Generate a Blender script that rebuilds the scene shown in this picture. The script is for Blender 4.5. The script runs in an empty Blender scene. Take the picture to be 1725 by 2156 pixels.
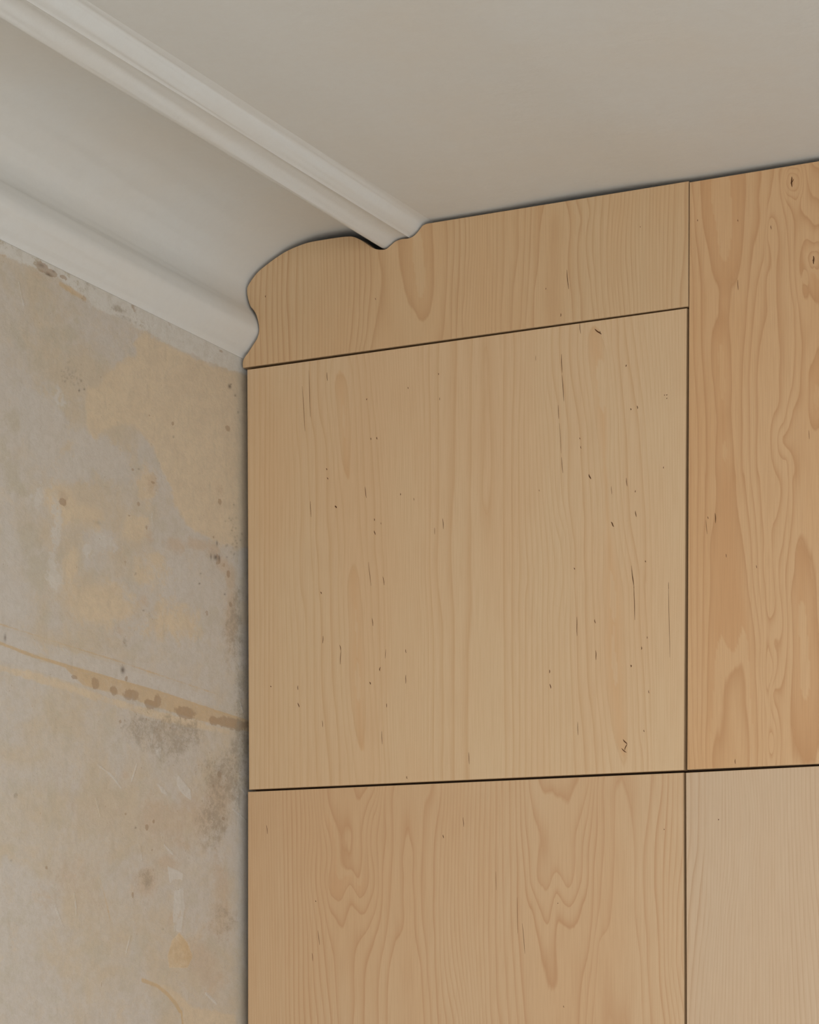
import bpy, bmesh, math, random
import numpy as np
from mathutils import Vector
from mathutils.geometry import delaunay_2d_cdt

# ------------------------------------------------------------------ camera, world, lights, exposure
SC = bpy.context.scene
COL = SC.collection
FPX = 5790.0                      # focal length in photo pixels
HOR = 2102.0                      # height of the horizon in the (shifted) frame
TH = math.atan2(4200 - 862.5, FPX)
DY, EYE = 4.4, 1.55               # camera distance to the cabinet fronts, eye height
FW = np.array([-math.sin(TH), math.cos(TH), 0.0])
RT = np.array([math.cos(TH), math.sin(TH), 0.0])
UP = np.array([0, 0, 1.0])
CAM = np.array([0.0, -DY, EYE])

cam_d = bpy.data.cameras.new('camera')
cam = bpy.data.objects.new('camera', cam_d)
COL.objects.link(cam)
cam.location = CAM
cam.rotation_euler = (math.pi / 2, 0, TH)
cam_d.sensor_fit = 'HORIZONTAL'
cam_d.sensor_width = 36
cam_d.lens = FPX / 1725 * 36
cam_d.shift_y = (HOR - 1078) / 1725
cam_d.clip_start = 0.05
SC.camera = cam

w = bpy.data.worlds.new('world')
SC.world = w
w.use_nodes = True
w.node_tree.nodes['Background'].inputs[0].default_value = (0.86, 0.93, 1.0, 1)
w.node_tree.nodes['Background'].inputs[1].default_value = 1.1

def area(name, loc, target, sx, sy, power, color):
    l = bpy.data.lights.new(name, 'AREA')
    l.shape = 'RECTANGLE'; l.size = sx; l.size_y = sy; l.energy = power; l.color = color
    o = bpy.data.objects.new(name, l)
    COL.objects.link(o)
    o.location = loc
    o.rotation_euler = (Vector(target) - Vector(loc)).to_track_quat('-Z', 'Y').to_euler()
    return o
# daylight through the tall windows on the far right of the room
area('window_light', (1.2, -6.8, 2.7), (-0.9, 0.0, 2.6), 4.0, 1.8, 60, (0.99, 0.99, 1.0))
# added downward fill lamp; its bounce off the floor brightens the ceiling
area('floor_bounce_fill', (1.5, -4.6, 2.85), (1.5, -4.6, 0.0), 5.0, 4.0, 215, (0.97, 0.99, 1.0))

SC.view_settings.view_transform = 'Standard'
SC.view_settings.look = 'None'
SC.view_settings.gamma = 1
SC.view_settings.use_curve_mapping = False
SC.view_settings.exposure = 0.13

# ------------------------------------------------------------------ geometry helpers
def ray(u, v):
    return FW + (u - 862.5) / FPX * RT + (HOR - v) / FPX * UP

def front(u, v, y=0.0):
    """photo pixel -> (x, z) on the plane of the cabinet fronts"""
    d = ray(u, v); t = (y - CAM[1]) / d[1]
    p = CAM + t * d
    return float(p[0]), float(p[2])

XW = front(507.0, 760)[0]         # left wall plane
def onwall(u, v):
    d = ray(u, v); t = (XW - CAM[0]) / d[0]
    p = CAM + t * d
    return float(p[1]), float(p[2])

SLOPE = (4200 - 862.5, 0)          # ceiling drops very slightly towards the cabinets
_b = (HOR - 2568) / FPX
_a = (4200 - 862.5) / FPX
RISE = _b / (math.cos(TH) + _a * math.sin(TH))     # dz/dy of the cornice run

def tag(o, label=None, cat=None, group=None, kind=None):
    if label: o['label'] = label
    if cat: o['category'] = cat
    if group: o['group'] = group
    if kind: o['kind'] = kind
    return o

def mesh_obj(name, verts, faces, mats, parent=None, midx=None, smooth=False, attrs=None):
    me = bpy.data.meshes.new(name)
    me.from_pydata([tuple(map(float, v)) for v in verts], [], faces)
    for m in mats: me.materials.append(m)
    if midx is not None: me.polygons.foreach_set('material_index', midx)
    if smooth: me.polygons.foreach_set('use_smooth', [True] * len(me.polygons))
    for k, a in (attrs or {}).items():
        at = me.attributes.new(k, 'FLOAT', 'POINT')
        at.data.foreach_set('value', np.asarray(a, dtype=np.float32))
    me.update()
    o = bpy.data.objects.new(name, me)
    COL.objects.link(o)
    if parent: o.parent = parent
    return o

def box_geo(x0, x1, y0, y1, z0, z1, V, F):
    n = len(V)
    V += [(x, y, z) for x in (x0, x1) for y in (y0, y1) for z in (z0, z1)]
    F += [tuple(n + i for i in f) for f in
          [(0, 1, 3, 2), (4, 6, 7, 5), (0, 4, 5, 1), (2, 3, 7, 6), (0, 2, 6, 4), (1, 5, 7, 3)]]

# ------------------------------------------------------------------ shader helpers
class NT:
    def __init__(s, name):
        s.m = bpy.data.materials.new(name); s.m.use_nodes = True
        s.t = s.m.node_tree; s.b = s.t.nodes['Principled BSDF']
        s.tc = s.t.nodes.new('ShaderNodeTexCoord').outputs['Object']
    def n(s, typ, **kw):
        nd = s.t.nodes.new(typ)
        for k, v in kw.items(): setattr(nd, k, v)
        return nd
    def put(s, sock, v):
        if isinstance(v, (int, float)): sock.default_value = v
        elif isinstance(v, tuple): sock.default_value = v if len(v) != 3 or sock.type != 'RGBA' else (*v, 1)
        else: s.t.links.new(v, sock)
    def math(s, op, a, b=0.0, c=None, clamp=False):
        nd = s.n('ShaderNodeMath', operation=op, use_clamp=clamp)
        s.put(nd.inputs[0], a); s.put(nd.inputs[1], b)
        if c is not None: s.put(nd.inputs[2], c)
        return nd.outputs[0]
    def attr(s, name):
        return s.n('ShaderNodeAttribute', attribute_name=name).outputs['Fac']
    def noise(s, scale, size=(1, 1, 1), detail=4, rough=0.55, dist=0.0, loc=(0, 0, 0)):
        mp = s.n('ShaderNodeMapping'); s.put(mp.inputs['Vector'], s.tc)
        mp.inputs['Scale'].default_value = size; mp.inputs['Location'].default_value = loc
        nz = s.n('ShaderNodeTexNoise'); s.put(nz.inputs['Vector'], mp.outputs[0])
        nz.inputs['Scale'].default_value = scale; nz.inputs['Detail'].default_value = detail
        nz.inputs['Roughness'].default_value = rough; nz.inputs['Distortion'].default_value = dist
        return nz.outputs['Fac']
    def ramp(s, v, a, b, lo=0.0, hi=1.0, smooth=True):
        nd = s.n('ShaderNodeMapRange', interpolation_type='SMOOTHSTEP' if smooth else 'LINEAR')
        s.put(nd.inputs[0], v)
        for i, q in enumerate((a, b, lo, hi)): s.put(nd.inputs[i + 1], q)
        return nd.outputs[0]
    def mix(s, f, a, b, mode='MIX'):
        nd = s.n('ShaderNodeMix', data_type='RGBA', blend_type=mode)
        s.put(nd.inputs[0], f); s.put(nd.inputs[6], a); s.put(nd.inputs[7], b)
        return nd.outputs[2]
    def bump(s, h, strength, dist, normal=None):
        nd = s.n('ShaderNodeBump'); s.put(nd.inputs['Height'], h)
        nd.inputs['Strength'].default_value = strength; nd.inputs['Distance'].default_value = dist
        if normal is not None: s.put(nd.inputs['Normal'], normal)
        return nd.outputs[0]

def srgb(r, g, b):
    return tuple(((c / 255) / 12.92 if c <= 10 else (((c / 255) + 0.055) / 1.055) ** 2.4) for c in (r, g, b))

def gain(c, k): return tuple(min(1.0, x * k) for x in c)

# ---- painted ceiling plaster
def mat_ceiling():
    s = NT('painted_plaster')
    big = s.noise(2.2, detail=4)
    c = s.mix(s.ramp(big, 0.35, 0.65), (0.685, 0.660, 0.605), (0.675, 0.675, 0.645))
    fine = s.noise(60, detail=6, rough=0.7)
    c = s.mix(s.ramp(fine, 0.3, 0.7, 0.0, 0.25), c, (0.63, 0.61, 0.57))
    s.put(s.b.inputs['Base Color'], c)
    s.b.inputs['Roughness'].default_value = 0.62
    s.b.inputs['Specular IOR Level'].default_value = 0.35
    h1 = s.noise(14, detail=5, rough=0.6)
    h2 = s.noise(140, detail=3, rough=0.6)
    n1 = s.bump(h1, 0.35, 0.004)
    s.put(s.b.inputs['Normal'], s.bump(h2, 0.12, 0.0008, n1))
    return s.m

# ---- maple veneer: the ring field is a mesh attribute, the look of a ring is procedural
def mat_wood(name, base, warm, line, ringamp=1.0, seed=0.0):
    s = NT(name)
    f = s.attr('rings'); amp = s.attr('ring_strength')
    wob = s.noise(22, (1, 1, 0.10), detail=3, loc=(seed, 0, seed))
    fine = s.noise(180, (1, 1, 0.05), detail=2, loc=(seed, 0, 0))
    f2 = s.math('ADD', f, s.math('MULTIPLY', s.math('SUBTRACT', wob, 0.5), 0.55))
    f2 = s.math('ADD', f2, s.math('MULTIPLY', s.math('SUBTRACT', fine, 0.5), 0.10))
    fr = s.math('FRACT', s.math('ADD', f2, 100.0))
    fl = s.math('FLOOR', s.math('ADD', f2, 100.0))
    wn = s.n('ShaderNodeTexWhiteNoise', noise_dimensions='1D'); s.put(wn.inputs['W'], s.math('ADD', fl, seed))
    rnd = wn.outputs['Value']
    tail = s.math('POWER', s.ramp(fr, 0.0, 0.75, 1.0, 0.0, smooth=False), 3.0)
    edge = s.ramp(fr, 0.90, 1.0)
    ln = s.math('MAXIMUM', tail, edge)
    ln = s.math('MULTIPLY', ln, amp)
    ln = s.math('MULTIPLY', ln, s.math('MULTIPLY_ADD', rnd, 0.6, 0.6))
    ln = s.math('MULTIPLY', ln, ringamp, clamp=True)
    tone = s.noise(5.0, (1, 1, 0.25), detail=3, loc=(seed * 3, 1, 0))
    c = s.mix(s.ramp(tone, 0.36, 0.66), base, warm)
    tint = s.attr('tint')
    c = s.mix(s.math('MULTIPLY', tint, 0.9, clamp=True), c, gain(line, 1.12))
    c = s.mix(s.math('MULTIPLY', rnd, s.math('MULTIPLY', amp, 0.22)), c, warm)
    c = s.mix(ln, c, line)
    fib = s.noise(520, (1, 1, 0.02), detail=2, loc=(seed, 0, 0))
    c = s.mix(s.ramp(fib, 0.38, 0.68, 0.0, 0.24), c, gain(line, 0.92))
    pore = s.noise(900, (1, 1, 0.16), detail=1, loc=(0, 0, seed))
    c = s.mix(s.ramp(pore, 0.70, 0.80, 0.0, 0.20), c, gain(line, 0.6))
    s.put(s.b.inputs['Base Color'], c)
    s.put(s.b.inputs['Roughness'], s.ramp(fib, 0.3, 0.7, 0.46, 0.36))
    s.b.inputs['Specular IOR Level'].default_value = 0.5
    s.put(s.b.inputs['Normal'], s.bump(fib, 0.10, 0.0006))
    return s.m

def mat_plain(name, col, rough=0.6, spec=0.3, grain=None):
    s = NT(name)
    c = col
    nz = s.noise(80, (1, 1, 0.1) if grain else (1, 1, 1), detail=3)
    c = s.mix(s.ramp(nz, 0.3, 0.7, 0, 0.5), col, gain(col, 0.8))
    s.put(s.b.inputs['Base Color'], c)
    s.b.inputs['Roughness'].default_value = rough
    s.b.inputs['Specular IOR Level'].default_value = spec
    return s.m

# ---- raw, stripped plaster of the left wall
def mat_wall():
    s = NT('stripped_plaster')
    GREY = (0.555, 0.495, 0.425); PALE = (0.565, 0.515, 0.455); TAN = (0.650, 0.520, 0.358)
    OLIVE = (0.49, 0.43, 0.32); OCHRE = (0.56, 0.375, 0.18); BROWN = (0.33, 0.215, 0.125)
    PINK = (0.54, 0.405, 0.28); PINK2 = (0.615, 0.49, 0.34); WHITE = (0.63, 0.60, 0.54); DARK = (0.10, 0.07, 0.05); BEIGE = (0.56, 0.465, 0.345)
    big = s.noise(4.5, (1, 0.7, 0.9), detail=6, rough=0.62, dist=0.5)
    mid = s.noise(15, (1, 0.62, 0.85), detail=8, rough=0.70, dist=0.3)
    mid2 = s.noise(24, (1, 0.66, 0.75), detail=8, rough=0.72, loc=(3, 5, 1))
    fin = s.noise(95, (1, 0.62, 0.8), detail=6, rough=0.75)
    brush = s.noise(60, (1, 0.9, 0.30), detail=6, rough=0.75, loc=(7, 2, 4))
    edge = s.math('ADD', s.math('MULTIPLY', s.math('SUBTRACT', mid, 0.5), 2.6),
                  s.math('MULTIPLY', s.math('SUBTRACT', fin, 0.5), 1.3))
    def mask(name, k=1.0, soft=0.12, base=None):
        at = s.attr(name)
        live = s.ramp(at, 0.02, 0.22)
        v = s.math('ADD', at, s.math('MULTIPLY', edge, k))
        return s.math('MULTIPLY', s.ramp(v, 0.5 - soft, 0.5 + soft), live)
    c = s.mix(s.ramp(big, 0.44, 0.57), GREY, BEIGE)
    c = s.mix(s.ramp(mid, 0.40, 0.60, 0.0, 0.55), c, PALE)
    c = s.mix(s.ramp(mid2, 0.50, 0.62, 0.0, 0.40), c, BEIGE)
    c = s.mix(s.ramp(mid2, 0.50, 0.36, 0.0, 0.42), c, OLIVE)
    c = s.mix(s.ramp(mid, 0.55, 0.68, 0.0, 0.35), c, PINK2)
    c = s.mix(s.math('MULTIPLY', mask('olive', 0.8, 0.3), 0.55), c, OLIVE)
    c = s.mix(s.math('MULTIPLY', mask('pale', 0.8, 0.18), 0.75), c, PALE)
    c = s.mix(s.math('MULTIPLY', mask('tan', 0.60, 0.16), 0.88), c, s.mix(s.ramp(mid2, 0.42, 0.60), TAN, PINK2))
    c = s.mix(s.math('MULTIPLY', mask('pink', 0.8, 0.3), 0.60), c, PINK)
    c = s.mix(s.math('MULTIPLY', mask('chalk', 1.1, 0.10), 0.72), c, (0.62, 0.58, 0.52))
    # whitewashed strip under the cornice
    c = s.mix(s.math('MULTIPLY', mask('strip', 0.8, 0.10), 0.85), c, WHITE)
    peel = s.math('MULTIPLY', s.ramp(fin, 0.52, 0.58), s.ramp(s.attr('strip'), 0.3, 0.8))
    c = s.mix(s.math('MULTIPLY', s.math('MULTIPLY', peel, s.ramp(mid, 0.52, 0.60)), 0.8), c, (0.44, 0.37, 0.25))
    c = s.mix(s.math('MULTIPLY', mask('ochre', 0.45, 0.25), 0.65), c, OCHRE)
    c = s.mix(s.math('MULTIPLY', mask('brown', 0.85, 0.12), 0.60), c, BROWN)
    gr = s.math('MULTIPLY', mask('grime', 0.9, 0.28), s.ramp(fin, 0.35, 0.62, 0.25, 1.0))
    c = s.mix(s.math('MULTIPLY', gr, 0.62), c, (0.30, 0.24, 0.17))
    # fine freckles everywhere, denser where the grime is
    sp = s.noise(190, (1, 1, 0.7), detail=2, rough=0.5, loc=(1, 2, 3))
    th = s.math('SUBTRACT', 0.73, s.math('MULTIPLY', s.attr('grime'), 0.11))
    spm = s.ramp(s.math('SUBTRACT', sp, th), 0.0, 0.03)
    c = s.mix(s.math('MULTIPLY', spm, 0.6), c, BROWN)
    c = s.mix(s.math('MULTIPLY', s.attr('dark'), 0.92, clamp=True), c, DARK)
    c = s.mix(s.ramp(fin, 0.40, 0.62, 0.0, 0.20), c, (0.40, 0.34, 0.26))
    c = s.mix(s.ramp(brush, 0.52, 0.70, 0.0, 0.30), c, (0.42, 0.36, 0.27))
    s.put(s.b.inputs['Base Color'], c)
    s.b.inputs['Roughness'].default_value = 0.7
    s.b.inputs['Specular IOR Level'].default_value = 0.3
    h = s.math('ADD', s.math('MULTIPLY', s.attr('strip'), 0.8), s.math('ADD', s.math('MULTIPLY', mid, 0.9), s.math('ADD', s.math('MULTIPLY', fin, 0.9), s.math('MULTIPLY', s.attr('chalk'), 0.5))))
    s.put(s.b.inputs['Normal'], s.bump(h, 0.55, 0.0030))
    return s.m

M_CEIL = mat_ceiling()
M_WALL = mat_wall()
M_EDGE = mat_plain('plywood_edge', (0.50, 0.33, 0.18), 0.6, grain=True)
M_STREAK = mat_plain('mineral_streak', (0.105, 0.042, 0.016), 0.75, 0.1)
M_CARC = mat_plain('dark_carcass_board', (0.10, 0.055, 0.03), 0.7)
M_FLOOR = mat_plain('floor_boards', (0.60, 0.585, 0.56), 0.6)
M_BACK = mat_plain('rear_plaster', (0.45, 0.41, 0.36), 0.8)

# ------------------------------------------------------------------ the setting
P_ = front
def prof(pts): return [front(u, v) for u, v in pts]

def sweep(name, pts, closed_pts, y0, y1, mat, kind='structure', smooth_deg=None, ny=24, rough=0.0):
    """a profile in the plane of the cabinet fronts, run along the left wall"""
    loop = pts + closed_pts
    n = len(loop)
    ys = np.linspace(y0, y1, ny)
    V, F = [], []
    rng = np.random.RandomState(3)
    for j, y in enumerate(ys):
        for i, (x, z) in enumerate(loop):
            dx = dz = 0.0
            if rough and i < len(pts) and 0 < i < len(pts) - 1:
                ph = i * 0.7
                dz = rough * (math.sin(y * 5.1 + ph) * 0.6 + math.sin(y * 13.3 + ph * 1.7) * 0.4) * min(1, abs(y) * 4)
            V.append((x + dx, y, z + RISE * y + dz))
    for j in range(len(ys) - 1):
        for i in range(n):
            a = j * n + i; b = j * n + (i + 1) % n
            F.append((a, b, b + n, a + n))
    F.append(tuple(range(n))[::-1]); F.append(tuple((len(ys) - 1) * n + i for i in range(n)))
    o = mesh_obj(name, V, F, [mat])
    bm = bmesh.new(); bm.from_mesh(o.data)
    bmesh.ops.recalc_face_normals(bm, faces=bm.faces)
    for e in bm.edges:
        e.smooth = e.calc_face_angle(0) < math.radians(smooth_deg or 30)
    for f in bm.faces: f.smooth = True
    bm.to_mesh(o.data); bm.free()
    tag(o, kind=kind)
    return o

def spline(pts, n=6):
    """Catmull-Rom through the points"""
    P = [np.array(p, float) for p in pts]; out = []
    for i in range(len(P) - 1):
        p0 = P[max(i - 1, 0)]; p1 = P[i]; p2 = P[i + 1]; p3 = P[min(i + 2, len(P) - 1)]
        for k in range(n):
            t = k / n
            out.append(tuple(0.5 * ((2 * p1) + (-p0 + p2) * t + (2 * p0 - 5 * p1 + 4 * p2 - p3) * t * t + (-p0 + 3 * p1 - 3 * p2 + p3) * t ** 3)))
    out.append(tuple(P[-1])); return out

# cornice: bead, hollow, and the big cove that runs into the ceiling
corn = [(508, 753), (509, 748), (514, 741)]
corn += spline([(520, 736), (529, 722), (538, 708), (542.5, 695), (541, 681), (536, 667), (529, 655.5), (523.5, 647), (519, 635), (516.5, 620), (516.5, 606),
                (520, 593), (529, 578), (541, 565), (557, 551), (576, 537), (597, 522), (622, 508.5), (652, 496.5), (684, 488), (722, 481)], 4)
cz = front(722, 481)
trim1 = sweep('trim_1', prof(corn), [(cz[0], cz[1] + 0.012), (XW - 0.02, cz[1] + 0.012), (XW - 0.02, front(508, 753)[1])], 0.52, -4.6, M_CEIL, ny=60, rough=0.0012)
# moulding on the ceiling
bead = [(786, 474), (791, 485), (793, 500), (795.5, 512), (799, 518.5), (805, 521.5), (812, 519.5)]
bead2 = spline([(812, 519.5), (821, 512.5), (832, 503.5), (846, 498.5), (856, 497)], 4)
bead3 = [(859.5, 499), (863, 495.5)]
bead4 = spline([(863, 495.5), (870, 491), (878, 483), (884, 473.5), (888, 468.5), (894, 465), (904, 461)], 4)
bm_pts = prof(spline(bead, 3)[:-1] + bead2 + bead3 + bead4[1:])
zt = front(787, 455)[1]
trim2 = sweep('trim_2', bm_pts, [(front(904, 440)[0], zt + 0.02), (front(787, 440)[0], zt + 0.02)], 0.52, -4.6, M_CEIL, ny=60, rough=0.0008, smooth_deg=28)
# ceiling
ceil_px = [(700, 485), (722, 481), (760, 476), (787, 471), (840, 466), (899, 462), (960, 452), (1040, 438.5), (1120, 423), (1200, 408.5), (1280, 395.5), (1360, 384), (1440, 374), (1500, 364.5), (1600, 348), (1725, 328), (1900, 300)]
cp = prof(spline(ceil_px, 3))
xr = 2.9
cp.append((xr, cp[-1][1] + 0.004))
ceil = sweep('ceiling', cp, [(xr, cp[-1][1] + 0.12), (cp[0][0], cp[0][1] + 0.12)], 0.52, -4.6, M_CEIL, ny=12)

# floor, wall behind the cabinets
V, F = [], []
box_geo(XW - 0.1, 5.5, -8.5, 0.6, -0.1, 0.0, V, F)
tag(mesh_obj('floor', V, F, [M_FLOOR]), kind='structure')
V, F = [], []
box_geo(XW - 0.1, xr, 0.52, 0.62, 0.0, 3.15, V, F)
tag(mesh_obj('wall_back', V, F, [M_BACK]), kind='structure')

# left wall: dense near the cabinets so that its stains can be laid down in metres
def wall():
    y_lo, z_lo = onwall(-10, 2170)
    ys = np.concatenate([[-4.8, -3.5, -2.6], np.arange(y_lo - 0.12, 0.06, 0.003), [0.2, 0.52]])
    zs = np.concatenate([[0.0, 0.7], np.arange(z_lo - 0.06, onwall(0, 470)[1] + 0.03, 0.0024), [3.05, 3.3]])
    Y, Z = np.meshgrid(ys, zs, indexing='ij')
    y = Y.ravel(); z = Z.ravel()
    ny, nz = len(ys), len(zs)
    A = {k: np.zeros(len(y)) for k in ('strip', 'tan', 'olive', 'pale', 'pink', 'chalk', 'ochre', 'brown', 'grime', 'dark')}
    def blob(k, u, v, ru, rv, a=1.0, hard=False, rot=0.0):
        if hard: ru, rv = ru * 1.15, rv * 1.15
        elif k == 'dark': ru, rv = max(ru, 1.5) * 1.15, max(rv, 1.7) * 1.1
        cy, cz_ = onwall(u, v)
        y2, _ = onwall(u + 1, v); _, z2 = onwall(u, v + 1)
        ky = abs(y2 - cy); kz = abs(z2 - cz_)
        dy = (y - cy) / ky; dz = -(z - cz_) / kz - 0.38 * dy * 0   # photo-like units on the wall
        q = np.sqrt((dy / ru) ** 2 + (dz / rv) ** 2)
        val = a * (np.clip(1.6 - 1.1 * q, 0, 1) if hard else np.exp(-q * q))
        A[k][:] = np.maximum(A[k], val)
    def line(k, pts, wpx, a=1.0, a2=None):
        P = [onwall(*p) for p in pts]
        n = len(P) - 1
        kz = abs(onwall(pts[0][0], pts[0][1] + 1)[1] - P[0][1])
        for i in range(n):
            (ay, az), (by, bz) = P[i], P[i + 1]
            L2 = (by - ay) ** 2 + (bz - az) ** 2 + 1e-12
            t = np.clip(((y - ay) * (by - ay) + (z - az) * (bz - az)) / L2, 0, 1)
            d = np.hypot(y - ay - t * (by - ay), z - az - t * (bz - az)) / kz
            amp = a if a2 is None else a + (a2 - a) * (i + t) / n
            A[k][:] = np.maximum(A[k], amp * np.clip(1.5 - d / wpx, 0, 1))
    def poly(k, pts, a=1.0, soft=14):
        P = np.array([onwall(*p) for p in pts])
        kz = abs(onwall(pts[0][0], pts[0][1] + 1)[1] - P[0][1])
        inside = np.zeros(len(y), bool); dmin = np.full(len(y), 1e9)
        for i in range(len(P)):
            (ay, az), (by, bz) = P[i], P[(i + 1) % len(P)]
            c = ((az > z) != (bz > z)) & (y < (by - ay) * (z - az) / (bz - az + 1e-15) + ay)
            inside ^= c
            L2 = (by - ay) ** 2 + (bz - az) ** 2 + 1e-12
            t = np.clip(((y - ay) * (by - ay) + (z - az) * (bz - az)) / L2, 0, 1)
            dmin = np.minimum(dmin, np.hypot(y - ay - t * (by - ay), z - az - t * (bz - az)) / kz)
        sd = np.where(inside, dmin, -dmin)
        A[k][:] = np.maximum(A[k], a * np.clip(0.5 + sd / soft, 0, 1))
    W1 = lambda x, yy: (x / 2.875, 400 + yy / 2.875)
    W2 = lambda x, yy: (x / 3.194, 800 + yy / 3.194)
    W3 = lambda x, yy: (x / 2.875, 1200 + yy / 2.875)
    W4 = lambda x, yy: (x / 3.194, 1600 + yy / 3.194)
    # whitewashed strip
    poly('strip', [(-60, 440), (540, 740), (560, 800), W1(1490, 1115), W1(1380, 1095), W1(1200, 1020), W1(1080, 965), W1(960, 900), W1(850, 825), W1(760, 790),
                   W1(640, 740), W1(560, 695), W1(540, 670), W1(500, 640), W1(400, 560), W1(350, 530), W1(240, 470), W1(130, 440), W1(0, 385), (-60, 505)], soft=26)
    for a in [(815, 705, 22, 40), (1035, 815, 24, 40), (1340, 975, 14, 12)]:
        A['strip'][:] = A['strip']
        blob('brown', *W1(a[0], a[1]), a[2] / 2.875, a[3] / 2.875, 0.62, hard=True)
    blob('brown', *W1(265, 470), 12, 9, 0.9, True); blob('brown', *W1(310, 500), 13, 7, 0.95, True)
    blob('dark', *W1(255, 455), 5, 3, 0.6); blob('dark', *W1(300, 512), 6, 2.5, 0.8); blob('dark', *W1(330, 492), 3, 2, 0.5)
    blob('brown', *W1(385, 527), 7, 4, 0.8, True)
    line('ochre', [W1(370, 570), W1(440, 610), W1(520, 660)], 7, 0.62); blob('brown', *W1(515, 660), 8, 9, 0.55, True)
    blob('grime', *W1(720, 720), 22, 8, 0.8); blob('grime', *W1(760, 775), 24, 6, 0.8); blob('grime', *W1(550, 580), 14, 14, 0.55)
    # smooth tan area right below the strip and softer tan further down
    poly('tan', [W1(525, 1190), W1(610, 1170), W1(640, 1080), W1(760, 1040), W1(830, 1000), W1(830, 930), W1(885, 850), W1(960, 905), W1(1100, 975), W1(1300, 1055), (560, 800),
                 (560, 1150), W2(1500, 1130), W2(1380, 1030), W2(1250, 960), W2(1180, 850), W2(1150, 700), W2(1060, 520), W2(1000, 400), W2(900, 320), W2(760, 330), W2(640, 380), W2(585, 300)], 1.0, 46)
    for a in [(450, 850, 55, 60, .75), (600, 900, 60, 45, .7), (1000, 700, 28, 75, .7), (900, 1000, 60, 60, .6), (480, 1200, 30, 60, .6), (700, 1500, 120, 70, .72), (1200, 1600, 80, 60, .6), (1000, 1300, 60, 80, .55)]:
        blob('tan', *W2(a[0], a[1]), a[2], a[3], a[4])
    for a in [(70, 250, 28, 45), (80, 620, 22, 42), (150, 740, 14, 20), (660, 950, 20, 12), (470, 890, 14, 14), (200, 1050, 35, 50), (260, 1300, 30, 60), (20, 480, 18, 30)]:
        blob('olive', *W2(a[0], a[1]), a[2], a[3], 0.85)
    for a in [(200, 250, 70, 60), (430, 870, 22, 22), (230, 730, 60, 50), (330, 600, 60, 60), (460, 780, 20, 20), (120, 620, 40, 60)]:
        blob('olive', *W1(a[0], a[1] + 300), a[2] * .7, a[3] * .7, 0.6)
    blob('olive', *W1(430, 870), 22, 18, 0.95); blob('olive', *W1(912, 1160), 6, 20, 0.95, True); blob('olive', *W1(470, 790), 8, 10, 0.9)
    for a in [(300, 300, 60, 90, .9), (700, 500, 80, 60, .85), (120, 100, 60, 60, .7), (500, 600, 60, 50, .8), (1130, 520, 20, 40, .75), (950, 480, 16, 60, .7), (700, 1080, 45, 35, .85),
              (1150, 1350, 60, 60, .8), (60, 1480, 60, 60, .85), (30, 1150, 40, 100, .7), (620, 1250, 30, 40, .6)]:
        blob('pale', *W2(a[0], a[1]), a[2], a[3], a[4])
    for a in [(60, 700, 30, 40, .6)]:
        blob('pale', *W4(a[0], a[1]), a[2], a[3], a[4])
    blob('pink', *W1(20, 390), 10, 6, .9); blob('pink', *W1(230, 520), 22, 12, .8)
    # crumbly white spots
    for a in [(420, 100, 16, 34, .85), (300, 980, 26, 26, .72), (370, 1080, 14, 60, .72), (760, 1110, 32, 22, .68), (370, 1350, 14, 30, .7), (250, 780, 12, 36, .6), (60, 530, 10, 10, .7), (1030, 940, 4, 28, .8), (600, 1150, 10, 18, .8)]:
        blob('chalk', *W2(a[0], a[1]), a[2] * 1.3, a[3] * 1.3, a[4] * 0.72)
    # brown smudges and pits between the tan area and the old rail
    for a in [(1185, 1105, 22, 18, .75), (1330, 1110, 32, 14, .75), (1440, 1150, 20, 20, .8), (1500, 1240, 18, 22, .8), (1550, 1330, 12, 40, .75), (1480, 740, 12, 20, .5), (1030, 690, 14, 26, .6), (430, 790, 8, 16, .7),
              (1015, 1060, 10, 20, .6), (820, 1680, 14, 14, .7), (975, 1480, 14, 16, .6), (1555, 1600, 14, 90, .7)]:
        blob('pink', *W2(a[0], a[1]), a[2], a[3], min(1, a[4] + .15))
    for a in [(1465, 1205, 6, 12, .9), (1500, 1240, 6, 6, .6), (1540, 1300, 4, 8, .55), (1168, 292, 2.6, 4, .9), (1533, 325, 5, 7, .8), (1482, 818, 4, 6.5, .85), (1012, 238, 2.2, 3, .7), (900, 602, 3, 3, .7), (1035, 688, 4, 3, .7),
              (935, 835, 4, 5, .7), (1055, 740, 2, 4, .6), (850, 1230, 3, 7, .7), (874, 911, 2.2, 2.2, .8), (990, 990, 2.4, 5, .6), (1440, 1055, 2.2, 3.4, .7), (427, 820, 6, 6, .6), (1555, 1510, 3, 5, .7), (1403, 1570, 6, 7, .6)]:
        blob('brown', *W2(a[0], a[1]), a[2], a[3], a[4], True)
    for a in [(1548, 43, 3, 4, .9), (1557, 30, 1.5, 1.5, .8), (1585, 103, 1.6, 1.6, .9), (541, 70, 1.3, 2.5, .9), (576, 60, 1.2, 1.4, .9), (1422, 1188, 1.0, 6, .8), (1452, 1192, 3.4, 5, .9), (1478, 1195, 1.4, 6, .8), (1463, 1098, 1.0, 5, .8), (1345, 1369, 1.4, 1.4, .9),
              (1172, 381, 1, 1, .8), (973, 1550, 1.2, 1.2, .7), (920, 1302, 1.1, 1.1, .8), (1352, 1302, 1.2, 1.2, .6), (1515, 1440, 1, 1, .9), (1605, 217, 1, 1, .8), (555, 5, 1.6, 2, .8), (445, 8, 1.6, 1.4, .7), (660, 960, 7, 4, .22), (940, 598, 1, 1, .6)]:
        blob('dark', *W2(a[0], a[1]), a[2], a[3], a[4])
    rng = np.random.RandomState(5)
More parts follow.
